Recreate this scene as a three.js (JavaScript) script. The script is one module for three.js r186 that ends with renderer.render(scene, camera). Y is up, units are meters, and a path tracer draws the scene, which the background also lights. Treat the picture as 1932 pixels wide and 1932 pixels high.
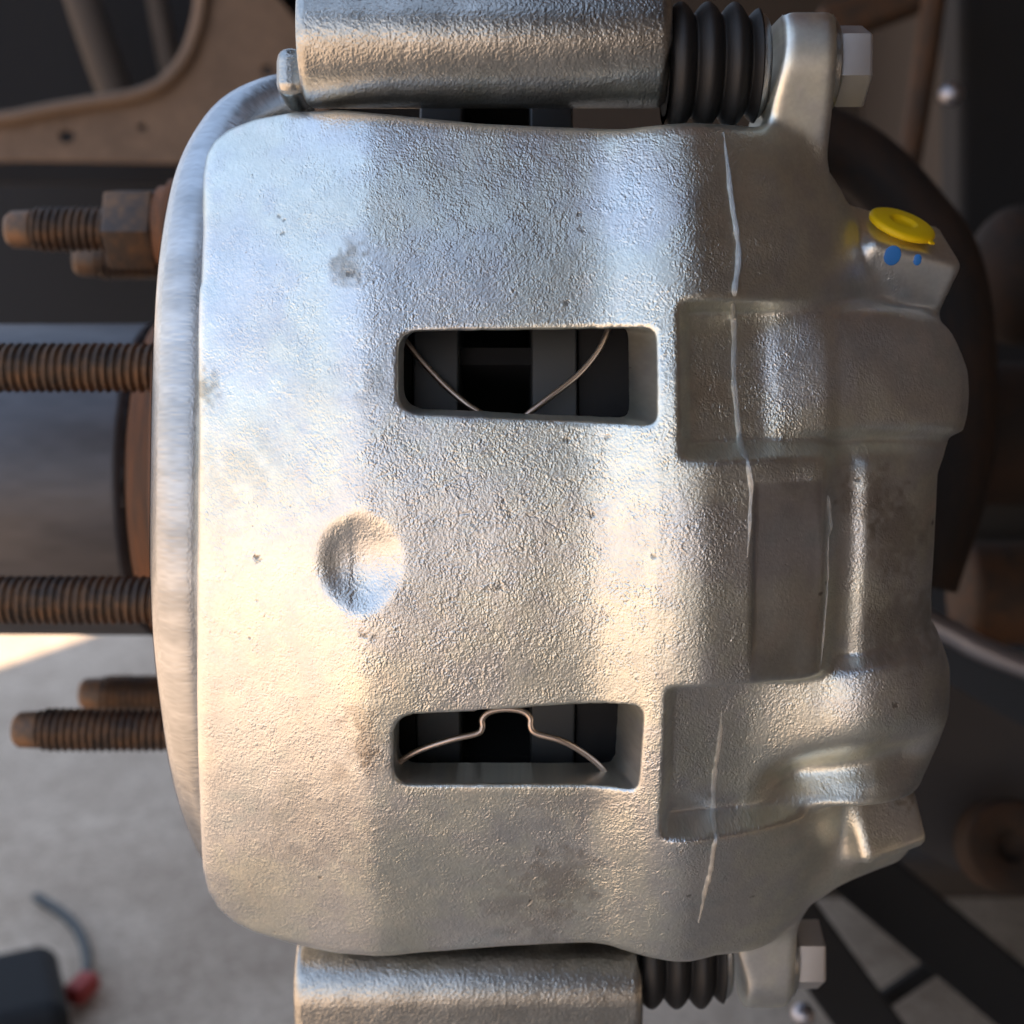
import * as THREE from 'three';
import { mergeGeometries, mergeVertices, toCreasedNormals } from 'three/addons/utils/BufferGeometryUtils.js';
import { RoundedBoxGeometry } from 'three/addons/geometries/RoundedBoxGeometry.js';

// ------------------------------------------------------------------ camera, sky, sun, exposure
const scene = new THREE.Scene();
const RAD = Math.PI / 180, PITCH = 14 * RAD, EYE = 0.55;
const camera = new THREE.PerspectiveCamera(41.8, 1, 0.02, 400);
camera.position.set(0, EYE, 0);
camera.rotation.set(-PITCH, 0, 0);
camera.focus = 0.283;
camera.userData.fStop = 13;
scene.add(camera);

const renderer = new THREE.WebGLRenderer({ antialias: true });
renderer.toneMapping = THREE.LinearToneMapping;
renderer.toneMappingExposure = 2.1;
renderer.shadowMap.enabled = true;

const SUN = new THREE.Vector3(0.30, 0.90, 0.22).normalize();
{
  const W = 512, H = 256, data = new Float32Array(W * H * 4);
  for (let j = 0; j < H; j++) {
    const el = ((j + 0.5) / H - 0.5) * Math.PI, s = Math.max(0, Math.sin(el));
    for (let i = 0; i < W; i++) {
      const az = ((i + 0.5) / W - 0.5) * 2 * Math.PI;
      const d = new THREE.Vector3(Math.cos(el) * Math.cos(az), Math.sin(el), Math.cos(el) * Math.sin(az));
      const k = Math.pow(1 - s, 3.2), c = Math.max(0, d.dot(SUN)), halo = 0.12 * Math.pow(c, 6) + 0.25 * Math.pow(c, 40);
      const o = (j * W + i) * 4;
      data[o] = 0.31 * (1 - k) + 0.78 * k + halo;
      data[o + 1] = 0.42 * (1 - k) + 0.76 * k + halo;
      data[o + 2] = 0.62 * (1 - k) + 0.73 * k + halo;
      data[o + 3] = 1;
    }
  }
  const sky = new THREE.DataTexture(data, W, H, THREE.RGBAFormat, THREE.FloatType);
  sky.mapping = THREE.EquirectangularReflectionMapping;
  sky.magFilter = THREE.LinearFilter;
  sky.needsUpdate = true;
  scene.background = sky;
  scene.environment = sky;
}
const sun = new THREE.DirectionalLight(0xffe8cc, 5);
sun.position.copy(SUN).multiplyScalar(8);
sun.castShadow = true;
sun.shadow.radius = 1;
sun.shadow.mapSize.set(2048, 2048);
Object.assign(sun.shadow.camera, { left: -4, right: 4, top: 4, bottom: -4, near: 0.5, far: 20 });
scene.add(sun, sun.target);

// ------------------------------------------------------------------ small tools
let seed = 7;
const rnd = () => { seed = (seed * 1664525 + 1013904223) >>> 0; return seed / 4294967296; };
const clamp = (v, a = 0, b = 1) => Math.min(b, Math.max(a, v));
const lerp = (a, b, t) => a + (b - a) * t;
const sstep = (a, b, v) => { const t = clamp((v - a) / (b - a)); return t * t * (3 - 2 * t); };
const smax = (a, b, k) => { const h = Math.max(k - Math.abs(a - b), 0) / k; return Math.max(a, b) + h * h * k * 0.25; };
const smin = (a, b, k) => -smax(-a, -b, k);
const curve = (pts) => (x) => {                           // smooth curve through (x, value) points
  const n = pts.length;
  if (x <= pts[0][0]) return pts[0][1];
  if (x >= pts[n - 1][0]) return pts[n - 1][1];
  let i = 0; while (pts[i + 1][0] < x) i++;
  const [x0, y0] = pts[i], [x1, y1] = pts[i + 1], h = x1 - x0, t = (x - x0) / h;
  const m0 = i ? (y1 - pts[i - 1][1]) / (x1 - pts[i - 1][0]) : (y1 - y0) / h, m1 = i + 2 < n ? (pts[i + 2][1] - y0) / (pts[i + 2][0] - x0) : (y1 - y0) / h;
  return (1 + 2 * t) * (1 - t) * (1 - t) * y0 + t * (1 - t) * (1 - t) * h * m0 + t * t * (3 - 2 * t) * y1 + t * t * (t - 1) * h * m1;
};
function lattice(n) { const a = new Float32Array(n * n); for (let i = 0; i < a.length; i++) a[i] = rnd() * 2 - 1; return { n, a }; }
function vnoise(l, x, y, per) {                           // value noise that repeats every `per` (or l.n) cells
  const w = l.n, n = per ?? w, xf = Math.floor(x), yf = Math.floor(y); let tx = x - xf, ty = y - yf;
  const x0 = ((xf % n) + n) % n, y0 = ((yf % n) + n) % n, x1 = (x0 + 1) % n, y1 = (y0 + 1) % n;
  tx = tx * tx * (3 - 2 * tx); ty = ty * ty * (3 - 2 * ty);
  const a = l.a[y0 * w + x0], b = l.a[y0 * w + x1], c = l.a[y1 * w + x0], d = l.a[y1 * w + x1];
  return a + (b - a) * tx + (c - a + (a - b - c + d) * tx) * ty;
}
function dataTexture(w, h, fill, srgb) {
  const d = new Uint8Array(w * h * 4), c = [0, 0, 0];
  for (let j = 0; j < h; j++) for (let i = 0; i < w; i++) {
    fill((i + 0.5) / w, (j + 0.5) / h, c);
    const o = (j * w + i) * 4;
    d[o] = clamp(c[0]) * 255; d[o + 1] = clamp(c[1]) * 255; d[o + 2] = clamp(c[2]) * 255; d[o + 3] = 255;
  }
  const t = new THREE.DataTexture(d, w, h);
  t.magFilter = THREE.LinearFilter; t.minFilter = THREE.LinearMipmapLinearFilter; t.generateMipmaps = true;
  t.wrapS = t.wrapT = THREE.RepeatWrapping;
  if (srgb) t.colorSpace = THREE.SRGBColorSpace;
  t.needsUpdate = true;
  return t;
}

// The wheel assembly is laid out in millimetres in axes that lean with the axle as it hangs on the jack: x along the axle, z fore-aft, origin where the lens stands.
const LEAN = new THREE.Quaternion().setFromAxisAngle(new THREE.Vector3(1, 0, 0), -PITCH);
const toWorld = (x, y, z) => new THREE.Vector3(x, y, z).multiplyScalar(0.001).applyQuaternion(LEAN).add(new THREE.Vector3(0, EYE, 0));
const FOC = 2530;
const HUB = [0, 11, -459];                                 // centre of the axle
const at = (px, py, d) => [(px - 966) * d / FOC, (966 - py) * d / FOC, -d];
const taken = {};
const numbered = (n) => { const k = taken[n] = (taken[n] ?? -1) + 1; return k ? `${n}_${String(k).padStart(3, '0')}` : n; };
function thing(name, label, category, base, group) {       // a Group at the thing's base; base in assembly millimetres
  const g = new THREE.Group();
  g.name = numbered(name);
  g.position.copy(toWorld(...base)); g.quaternion.copy(LEAN);
  g.userData = { label, category };
  if (group) g.userData.group = group;
  g.base = base;
  scene.add(g);
  return g;
}
function part(name, geo, mat, parent, label) {             // geometry in assembly millimetres
  let top = parent; while (!top.base) top = top.parent;
  const b = top.base;
  geo.translate(-b[0], -b[1], -b[2]); geo.scale(0.001, 0.001, 0.001);
  const m = new THREE.Mesh(geo, mat);
  m.name = name; m.castShadow = m.receiveShadow = true;
  if (label) m.userData.label = label;
  parent.add(m);
  return m;
}
const V = (a) => new THREE.Vector3(...a);
function alongX(geo, x, y, z) { geo.rotateZ(-Math.PI / 2); geo.translate(x, y, z); return geo; }   // a lathe/cylinder about y becomes one about x
function lathe(pts, seg = 48) { return new THREE.LatheGeometry(pts.map((p) => new THREE.Vector2(...p)), seg); }
function creased(geo, deg = 35) { return toCreasedNormals(geo, deg * RAD); }
function box(w, h, d, r = 1, at3 = [0, 0, 0], rot = [0, 0, 0]) {
  const g = new RoundedBoxGeometry(w, h, d, 2, Math.min(r, w / 2.01, h / 2.01, d / 2.01));
  g.rotateX(rot[0]); g.rotateY(rot[1]); g.rotateZ(rot[2]); g.translate(...at3);
  return g;
}
function tube(pts, r, seg = 80, rad = 12, closed = false) {
  return new THREE.TubeGeometry(new THREE.CatmullRomCurve3(pts.map(V), closed, 'catmullrom', 0.5), seg, r, rad, closed);
}
function scaleUV(geo, k) { const u = geo.attributes.uv; for (let i = 0; i < u.count; i++) u.setXY(i, u.getX(i) * k, u.getY(i) * k); return geo; }
function boxUV(geo, k) {                                   // uv in steps of 1/k millimetres from the dominant side of each corner
  const p = geo.attributes.position, n = geo.attributes.normal, uv = new Float32Array(p.count * 2);
  for (let i = 0; i < p.count; i++) {
    const ax = Math.abs(n.getX(i)), ay = Math.abs(n.getY(i)), az = Math.abs(n.getZ(i));
    const [a, b] = ax > ay && ax > az ? [p.getY(i), p.getZ(i)] : ay > az ? [p.getX(i), p.getZ(i)] : [p.getX(i), p.getY(i)];
    uv[2 * i] = a * k; uv[2 * i + 1] = b * k;
  }
  geo.setAttribute('uv', new THREE.BufferAttribute(uv, 2));
  return geo;
}

// ------------------------------------------------------------------ textures shared by many parts
const L1 = lattice(256), L2 = lattice(128), L3 = lattice(64), L4 = lattice(32);
const tiled = (u, v, ...octaves) => { let a = 0; for (const [f, k, l = L1] of octaves) a += k * vnoise(l, u * f, v * f, f); return a; };
const fine = dataTexture(1024, 1024, (u, v, c) => {        // cast grain, one tile is 64 mm
  c[0] = c[1] = c[2] = 0.5 + 0.33 * tiled(u, v, [110, 0.55], [190, 0.5], [48, 0.2], [16, 0.15]);
});
const blotch = dataTexture(512, 512, (u, v, c) => {
  c[0] = c[1] = c[2] = 0.86 + tiled(u, v, [8, 0.04], [16, 0.03], [32, 0.03], [128, 0.04]);
}, true);
const rustTex = dataTexture(512, 512, (u, v, c) => {
  const a = clamp(0.5 + tiled(u, v, [8, 0.5], [32, 0.35], [128, 0.2]));
  c[0] = lerp(0.36, 0.52, a); c[1] = lerp(0.325, 0.405, a); c[2] = lerp(0.30, 0.31, a);
}, true);
const concreteTex = dataTexture(1024, 1024, (u, v, c) => {
  const a = tiled(u, v, [4, 0.04], [9, 0.03], [28, 0.025], [64, 0.03], [256, 0.06]);
  c[0] = 0.74 + a; c[1] = 0.655 + a; c[2] = 0.57 + a * 0.95;
}, true);
const rep = (t, k) => { const c = t.clone(); c.repeat.set(k, k); c.needsUpdate = true; return c; };
const std = (o) => new THREE.MeshStandardMaterial(o);
const M = {
  plated: std({ color: new THREE.Color(0.66, 0.66, 0.63), metalness: 1, roughness: 0.32, bumpMap: fine, bumpScale: 0.00014, map: blotch }),
  bar: std({ color: new THREE.Color(0.66, 0.69, 0.72), metalness: 1, roughness: 0.36, map: blotch, bumpMap: fine, bumpScale: 0.00007 }),
  bolt: std({ color: new THREE.Color(0.56, 0.56, 0.57), metalness: 0.85, roughness: 0.42, bumpMap: fine, bumpScale: 0.00002 }),
  rubber: std({ color: new THREE.Color(0.013, 0.013, 0.014), roughness: 0.58, bumpMap: fine, bumpScale: 0.00005 }),
  stud: std({ color: new THREE.Color(0.78, 0.80, 0.86), metalness: 0.75, roughness: 0.48, map: rustTex, bumpMap: fine, bumpScale: 0.00008 }),
  studTip: std({ color: new THREE.Color(1.0, 0.9, 0.8), metalness: 0.3, roughness: 0.6, map: rustTex }),
  rust: std({ color: new THREE.Color(0.9, 0.62, 0.46), metalness: 0.2, roughness: 0.75, map: rustTex, bumpMap: fine, bumpScale: 0.0002 }),
  hub: std({ color: new THREE.Color(0.15, 0.148, 0.16), metalness: 0.6, roughness: 0.5, map: blotch, bumpMap: fine, bumpScale: 0.0001 }),
  dimBrown: std({ color: new THREE.Color(0.45, 0.37, 0.30), roughness: 0.8, map: rustTex }),
  brown: std({ color: new THREE.Color(0.26, 0.17, 0.108), metalness: 0, roughness: 0.7, map: blotch }),
  darkBrown: std({ color: new THREE.Color(0.17, 0.135, 0.105), metalness: 0, roughness: 0.8, map: rustTex }),
  black: std({ color: new THREE.Color(0.012, 0.012, 0.013), roughness: 0.85 }),
  under: std({ color: new THREE.Color(0.06, 0.046, 0.035), roughness: 0.75 }),
  paint: std({ color: new THREE.Color(0.05, 0.05, 0.055), roughness: 0.5 }),
  disc: std({ color: new THREE.Color(0.10, 0.105, 0.11), metalness: 0.7, roughness: 0.6 }),
  pad: std({ color: new THREE.Color(0.02, 0.02, 0.022), roughness: 0.9 }),
  wire: std({ color: new THREE.Color(0.62, 0.5, 0.42), metalness: 1, roughness: 0.35 }),
  yellow: std({ color: new THREE.Color(0.98, 0.66, 0.0), roughness: 0.55, bumpMap: fine, bumpScale: 0.00004 }),
  blue: std({ color: new THREE.Color(0.03, 0.2, 0.62), roughness: 0.5 }),
  red: std({ color: new THREE.Color(0.42, 0.05, 0.04), roughness: 0.6 }),
  cable: std({ color: new THREE.Color(0.05, 0.06, 0.065), roughness: 0.6 }),
  silver: std({ color: new THREE.Color(0.5, 0.5, 0.55), metalness: 1, roughness: 0.4 }),
};

// ------------------------------------------------------------------ ground
{
  const g = new THREE.PlaneGeometry(300, 300).rotateX(-Math.PI / 2);
  const m = std({ map: rep(concreteTex, 300 / 0.9), roughness: 0.9, bumpMap: rep(fine, 300 / 0.25), bumpScale: 0.0012 });
  const ground = new THREE.Mesh(g, m);
  ground.name = 'ground'; ground.userData.kind = 'structure'; ground.userData.label = 'pale grey concrete ground under the raised wheel hub'; ground.receiveShadow = true;
  scene.add(ground);
}

// ------------------------------------------------------------------ truck body round the wheel opening (mostly unseen, panels shaped to block or admit light)
const world = (name, label, category) => { const g = new THREE.Group(); g.name = numbered(name); g.userData = { label, category }; scene.add(g); return g; };
function wpart(name, geo, mat, parent) { const m = new THREE.Mesh(geo, mat); m.name = name; m.castShadow = m.receiveShadow = true; parent.add(m); return m; }
{
  const t = world('truck_body', 'dark truck body with a round wheel opening over the brake', 'truck');
  t.position.set(-0.2, 0.5, -0.45);
  const s = new THREE.Shape();                              // side panel seen from the left, coordinates: u = -(z + 0.45), v = y - 0.5
  s.moveTo(-0.75, 0.30); s.lineTo(-0.485, 0.30); s.absarc(0, 0, 0.57, 148 * RAD, 0, true); s.lineTo(0.6, 0.0); s.lineTo(0.66, 0.35); s.lineTo(0.66, 0.85); s.lineTo(-0.2, 0.85); s.lineTo(-0.47, 0.41); s.lineTo(-0.75, 0.41);
  const side = new THREE.ExtrudeGeometry(s, { depth: 0.03, bevelEnabled: false, curveSegments: 32 }); // u, v, thickness
  side.rotateY(Math.PI / 2);                                // u -> -z, thickness -> +x
  wpart('side_panel', side, M.paint, t);
  const slab = (name, x0, x1, y0, y1, z0, z1) => { const g = new THREE.BoxGeometry(x1 - x0, y1 - y0, z1 - z0); g.translate((x0 + x1) / 2 + 0.2, (y0 + y1) / 2 - 0.5, (z0 + z1) / 2 + 0.45); wpart(name, g, M.under, t); };
  const d = new THREE.ExtrudeGeometry(new THREE.Shape([[-0.165, -0.05], [1.6, -0.05], [1.6, 1.605], [0.156, 1.605], [-0.165, 1.108]].map((p) => new THREE.Vector2(...p))), { depth: 0.04, bevelEnabled: false });
  d.rotateX(-Math.PI / 2); d.translate(0.2, 0.8, 0.45); wpart('deck', d, M.brown, t);   // tail corner cut at a slant to shape its shadow on the ground
  slab('added_hood', -0.165, 1.6, 0.87, 0.90, 0.05, 0.299);  // unseen slab, kept low so the shadow edge falls close by
  slab('added_hood', -0.05, 1.6, 0.87, 0.90, 0.3, 3.9);  // narrower here to let sunlit ground come nearer
  slab('added_cowl', 0.05, 1.6, 0.87, 1.299, 0.02, 0.045);  // unseen panel added to keep sky off the right-hand surfaces
  slab('inner_wall', 0.40, 0.43, 0.33, 1.29, -1.6, -0.01);
  slab('inner_wall', 0.40, 0.43, 0.33, 0.865, 0.05, 3.9);
  slab('floor_pan', 0.44, 1.6, 0.62, 0.66, -2.4, 3.9);
  slab('added_bulkhead', 0.05, 1.6, 0.05, 1.29, -1.64, -1.61);  // wall added to close off bright sky and ground behind
  slab('added_apron', 0.05, 1.6, 0.22, 0.865, 3.91, 3.94);  // unseen panel added to block the sky strip under the far end
  slab('far_sill', 1.61, 1.65, 0.1, 0.865, -2.4, 3.9);
}

// ------------------------------------------------------------------ caliper casting: a solid described by its upper skin over (X, Y), cut along its pull direction
const TILT = 9 * RAD, CT = Math.cos(TILT), ST = Math.sin(TILT);
const c2f = (X, Y, Z) => [X, HUB[1] + Y * CT - Z * ST, HUB[2] + Y * ST + Z * CT];
const f2c = (x, y, z) => { const a = y - HUB[1], b = z - HUB[2]; return [x, a * CT + b * ST, -a * ST + b * CT]; };
const profA = curve([[-72, -13.2], [-64, -10.6], [-48, -5.4], [-35, -1.3], [-31.5, -0.3], [-29, 0.05], [-24, 0.2], [-8, 0.2], [10, 0], [16, 0.2], [20, 1.0], [25, 3.0], [30, 4.9], [34, 5.8], [37, 5.9], [40, 5.4], [46, 3.4], [52, 0.8], [58, -2.2], [65, -6.6], [72, -12.5], [80, -21], [90, -35], [100, -52], [114, -74]]);
const profM = curve([[30, 4.9], [34, 5.8], [39, 6.0], [45, 4.6], [50, 3.2], [58, 0.6], [64.2, -1.4], [66, -4.0], [68.5, -8.4], [72, -10.2], [76, -10], [84, -13.5], [92, -18.5], [99, -26], [106, -40], [114, -60]]);
const profR1 = curve([[30, 1], [35, -2.0], [49, -6.6], [53, -7.6], [57, -7.6], [66, -9.4], [70, -11.4], [82, -14.6], [95, -18.5], [101, -22.5], [107, -34], [114, -52]]);
const profR2 = curve([[30, 0], [33, -2.4], [47, -6.4], [54, -7.4], [66, -7.4], [78, -6.5], [90, -11], [97, -18], [104, -32], [114, -56]]);
const onCylinder = (px, py, R) => {                        // (X, Y) where the line of sight through a photo point meets a radius about the axle
  const kx = (px - 966) / FOC, ky = (966 - py) / FOC, a = ky * ky + 1, b = -2 * (ky * HUB[1] - HUB[2]), c = HUB[1] ** 2 + HUB[2] ** 2 - R * R;
  const d = (-b - Math.sqrt(Math.max(0, b * b - 4 * a * c))) / (2 * a);
  return f2c(kx * d, ky * d, -d);
};
const yOf = (px, py, R = 184) => onCylinder(px, py, R)[1];
const Y1T = yOf(1400, 578, 186), Y1B = yOf(1400, 852, 184), Y2T = yOf(1400, 1300, 187), Y2B = yOf(1400, 1556, 184);
const YF0 = yOf(1500, 1288, 187), YF1 = yOf(1500, 912, 187);
const DIM = onCylinder(658, 1064, 184);
const plateau = (y, lo, hi, w) => sstep(lo - w, lo + w, y) * (1 - sstep(hi - w, hi + w, y));
function top(X, Y) {
  let h = profA(X);
  if (X > 28) {
    // the three zones on the piston side
    const slant = clamp((X - 60) / 40) * 12;                 // the lower pocket opens upwards to the right
    const m = plateau(Y, Y2T + slant * 0.6, Y1B, 1.8), r1 = plateau(Y, Y1B, Y1T + 1.0 * clamp((X - 60) / 30), 1.8), r2 = plateau(Y, Y2B, Y2T + slant * 0.6, 1.8);
    const xin1 = sstep(33.2, 37, X), xin2 = sstep(31.2, 34.6, X);
    const total = m + r1 + r2, rest = Math.max(0, 1 - total);
    let mix = rest * h + m * lerp(h, profM(X), sstep(28, 32, X)) + r1 * lerp(h, profR1(X), xin1) + r2 * lerp(h, profR2(X), xin2);
    mix /= Math.max(1, total + rest);
    // the bores swell out beyond the pockets, with a shrunk-in line along their edges
    const c1 = (Y1T + Y1B) / 2, h1 = (Y1T - Y1B) / 2, c2 = (Y2T + Y2B) / 2 + 4, h2 = (Y2T - Y2B) / 2, sw = sstep(50, 74, X);
    mix += sw * (2.6 * Math.max(0, 1 - ((Y - c1) / h1) ** 2) + 3.6 * Math.max(0, 1 - ((Y - c2) / h2) ** 2));
    mix -= sw * (1 - sstep(92, 104, X)) * (3.0 * Math.exp(-(((Y - Y1B) / 2.4) ** 2)) + 2.4 * Math.exp(-(((Y - Y1T - 1) / 2.2) ** 2)));
    // groove under the lower piston bulge, with the wall below it
    const gy = Y2B + 5.5 + clamp((X - 52) / 30) * 6.5;
    mix -= 9.0 * sstep(52, 66, X) * (1 - sstep(88, 104, X)) * Math.exp(-(((Y - gy) / (4.0 + 2.2 * clamp((X - 52) / 20))) ** 2));
    h = mix;
    // milled flat with a raised lip along its far edge
    const fl = plateau(Y, YF0, YF1, 0.7) * sstep(48.6, 49.6, X) * (1 - sstep(63.2, 64.0, X));
    if (fl > 0) {
      const R0 = 184 + 3.1 - 0.24 * (X - 49) - 0.035 * (Y - (YF0 + YF1) / 2);
      const flat = R0 - 0.9 - Math.sqrt(Math.max(1, (184 + h) ** 2 - Y * Y)) + (184 + h);
      h = lerp(h, Math.min(h, flat - 184), fl);
    }
  }
  const R = 184 + h;
  let T = Math.sqrt(Math.max(400, R * R - Y * Y));
  const dx = X - DIM[0], dy = Y - DIM[1], q = (dx * dx * 1.06 + dy * dy * 0.97) * (1 + 0.1 * vnoise(L3, X / 6, Y / 6)) + (dx > 0 ? 0 : 6 * Math.exp(dx / 3));
  if (q < 196) {
    const Rs = 14.2, Zc = Math.sqrt(183.9 ** 2 - DIM[1] ** 2) + 9.7;
    T = smin(T, Zc - Math.sqrt(Math.max(0, Rs * Rs - Math.min(q, Rs * Rs))), 1.6);
  }
  // a lazy unevenness of the casting
  T += 0.16 * vnoise(L3, X / 11 + 3, Y / 11 + 5) + 0.04 * vnoise(L3, X / 3.7, Y / 3.7);
  return T;
}
const OUT = [
  [379, 330, 0], [385, 290, 0], [400, 264, 0], [430, 241, 0], [480, 222, 0], [550, 210, 0], [640, 205, 0], [700, 211, 0], [800, 221, 0], [900, 231, 0], [1000, 236, 0], [1085, 239, 0], [1180, 241, 0], [1225, 236, 0], [1300, 230, 0], [1360, 232, 0], [1430, 238, 0], [1500, 248, 0], [1550, 264, 176],
  [1585, 295, 172], [1612, 335, 168], [1640, 392, 162], [1668, 470, 158], [1720, 560, 158], [1805, 615, 158], [1867, 680, 158], [1877, 745, 158], [1869, 800, 158], [1833, 860, 158], [1801, 905, 160], [1795, 1000, 160], [1787, 1120, 160], [1791, 1185, 160], [1841, 1250, 160], [1841, 1350, 160], [1811, 1420, 160], [1740, 1490, 160],
  [1690, 1560, 160], [1630, 1625, 160], [1590, 1655, 164], [1560, 1692, 166], [1530, 1732, 168], [1495, 1768, 172], [1450, 1790, 0], [1350, 1805, 0], [1300, 1817, 0], [1240, 1812, 0], [1190, 1800, 0], [1150, 1787, 0], [1100, 1781, 0], [1000, 1785, 0], [900, 1791, 0], [800, 1799, 0], [700, 1805, 0], [640, 1801, 0], [560, 1785, 0], [480, 1760, 0], [440, 1740, 0], [410, 1715, 0], [390, 1682, 0], [380, 1640, 0], [374, 1500, 0], [369, 1200, 0], [370, 1000, 0], [372, 800, 0], [373, 545, 0], [377, 535, 0], [380, 440, 0],
].map(([px, py, R]) => {
  if (R) return onCylinder(px, py, R);
  let X = (px - 966) * 0.11, p;
  for (let i = 0; i < 4; i++) { p = onCylinder(px, py, 184 + profA(X) - 1.2); X = p[0]; }
  return p;
});
function polygon(X, Y) {
  let d = 1e9, inside = false;
  for (let i = 0, j = OUT.length - 1; i < OUT.length; j = i++) {
    const [xi, yi] = OUT[i], [xj, yj] = OUT[j], ex = xj - xi, ey = yj - yi, wx = X - xi, wy = Y - yi, t = clamp((wx * ex + wy * ey) / (ex * ex + ey * ey));
    const bx = wx - ex * t, by = wy - ey * t; d = Math.min(d, bx * bx + by * by);
    if ((yi > Y) !== (yj > Y) && X < ((xj - xi) * (Y - yi)) / (yj - yi) + xi) inside = !inside;
  }
  return inside ? -Math.sqrt(d) : Math.sqrt(d);
}
const under = (X, Y) => {                                   // inner side of the casting
  const bridge = Math.sqrt(Math.max(400, 169.5 ** 2 - Y * Y));
  const k = Math.max(1 - sstep(-46, -43, X), sstep(34, 37, X));
  return lerp(bridge, 112, k);
};
const WIN = [
  [[752, 626], [1239, 620], [1240, 803], [752, 780]],
  [[744, 1352], [1216, 1334], [1206, 1494], [743, 1481]],
].map((q) => q.map(([a, b]) => onCylinder(a, b, a > 1000 ? 188 : 184)));
function quad(q, x, y, r) {                                  // rounded quadrilateral, corners listed clockwise as seen from outside
  const e = q.map(([ax, ay], i) => { const [bx, by] = q[(i + 1) % 4]; return (-(x - ax) * (by - ay) + (y - ay) * (bx - ax)) / Math.hypot(bx - ax, by - ay); });
  return smax(smax(Math.max(e[0], e[2]), e[1], r), e[3], r * 1.9);
}
const PIN1 = at(0, 125, 300), PIN2 = at(0, 1800, 350);       // guide pin axes (y and z only)
const ear1 = f2c(0, PIN1[1], PIN1[2]), ear2 = f2c(0, PIN2[1], PIN2[2]), root1 = f2c(0, 66, -318), root2 = f2c(0, -78, -340);
function capsule2(y, z, a, b, r) {
  const ey = b[1] - a[1], ez = b[2] - a[2], wy = y - a[1], wz = z - a[2], t = clamp((wy * ey + wz * ez) / (ey * ey + ez * ez));
  return Math.hypot(wy - ey * t, wz - ez * t) - r;
}
const PORT = { o: f2c(...at(1712, 440, 309)), n: null, u: null, w: null };
{
  const n = V([0.24, 0.78, 0.57]).normalize(), c = new THREE.Vector3(n.x, n.y * CT + n.z * ST, -n.y * ST + n.z * CT);
  PORT.fn = n; PORT.n = c; PORT.u = new THREE.Vector3(1, 0, 0).addScaledVector(c, -c.x).normalize(); PORT.w = new THREE.Vector3().crossVectors(c, PORT.u);
}
const LOW = { o: f2c(...at(1628, 1578, 325)) };
const LUG = { o: f2c(...at(1678, 1536, 314)) };
{
  const n = V([0.30, 0.12, 0.94]).normalize(), c = new THREE.Vector3(n.x, n.y * CT + n.z * ST, -n.y * ST + n.z * CT);
  LUG.n = c; LUG.u = new THREE.Vector3(0.97, 0.24, 0).addScaledVector(c, -(0.97 * c.x + 0.24 * c.y)).normalize(); LUG.w = new THREE.Vector3().crossVectors(c, LUG.u);
}
function boxSDF(o, u, w, n, X, Y, Z, hu, hw, lo, r) {        // block under the face through o with normal n, reaching lo inwards
  const dx = X - o[0], dy = Y - o[1], dz = Z - o[2];
  const a = Math.abs(dx * u.x + dy * u.y + dz * u.z) - hu + r, b = Math.abs(dx * w.x + dy * w.y + dz * w.z) - hw + r, c = Math.abs(dx * n.x + dy * n.y + dz * n.z + lo / 2) - lo / 2 + r;
  return Math.hypot(Math.max(a, 0), Math.max(b, 0), Math.max(c, 0)) + Math.min(Math.max(a, b, c), 0) - r;
}
const X0 = -80, X1 = 115, Y0 = -132, Y1 = 122, Z0 = 84, Z1 = 196, H = 0.85;
const NX = Math.ceil((X1 - X0) / H) + 1, NY = Math.ceil((Y1 - Y0) / H) + 1, NZ = Math.ceil((Z1 - Z0) / H) + 1;
const field = new Float32Array(NX * NY * NZ), edge = new Float32Array(NX * NY);
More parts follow.
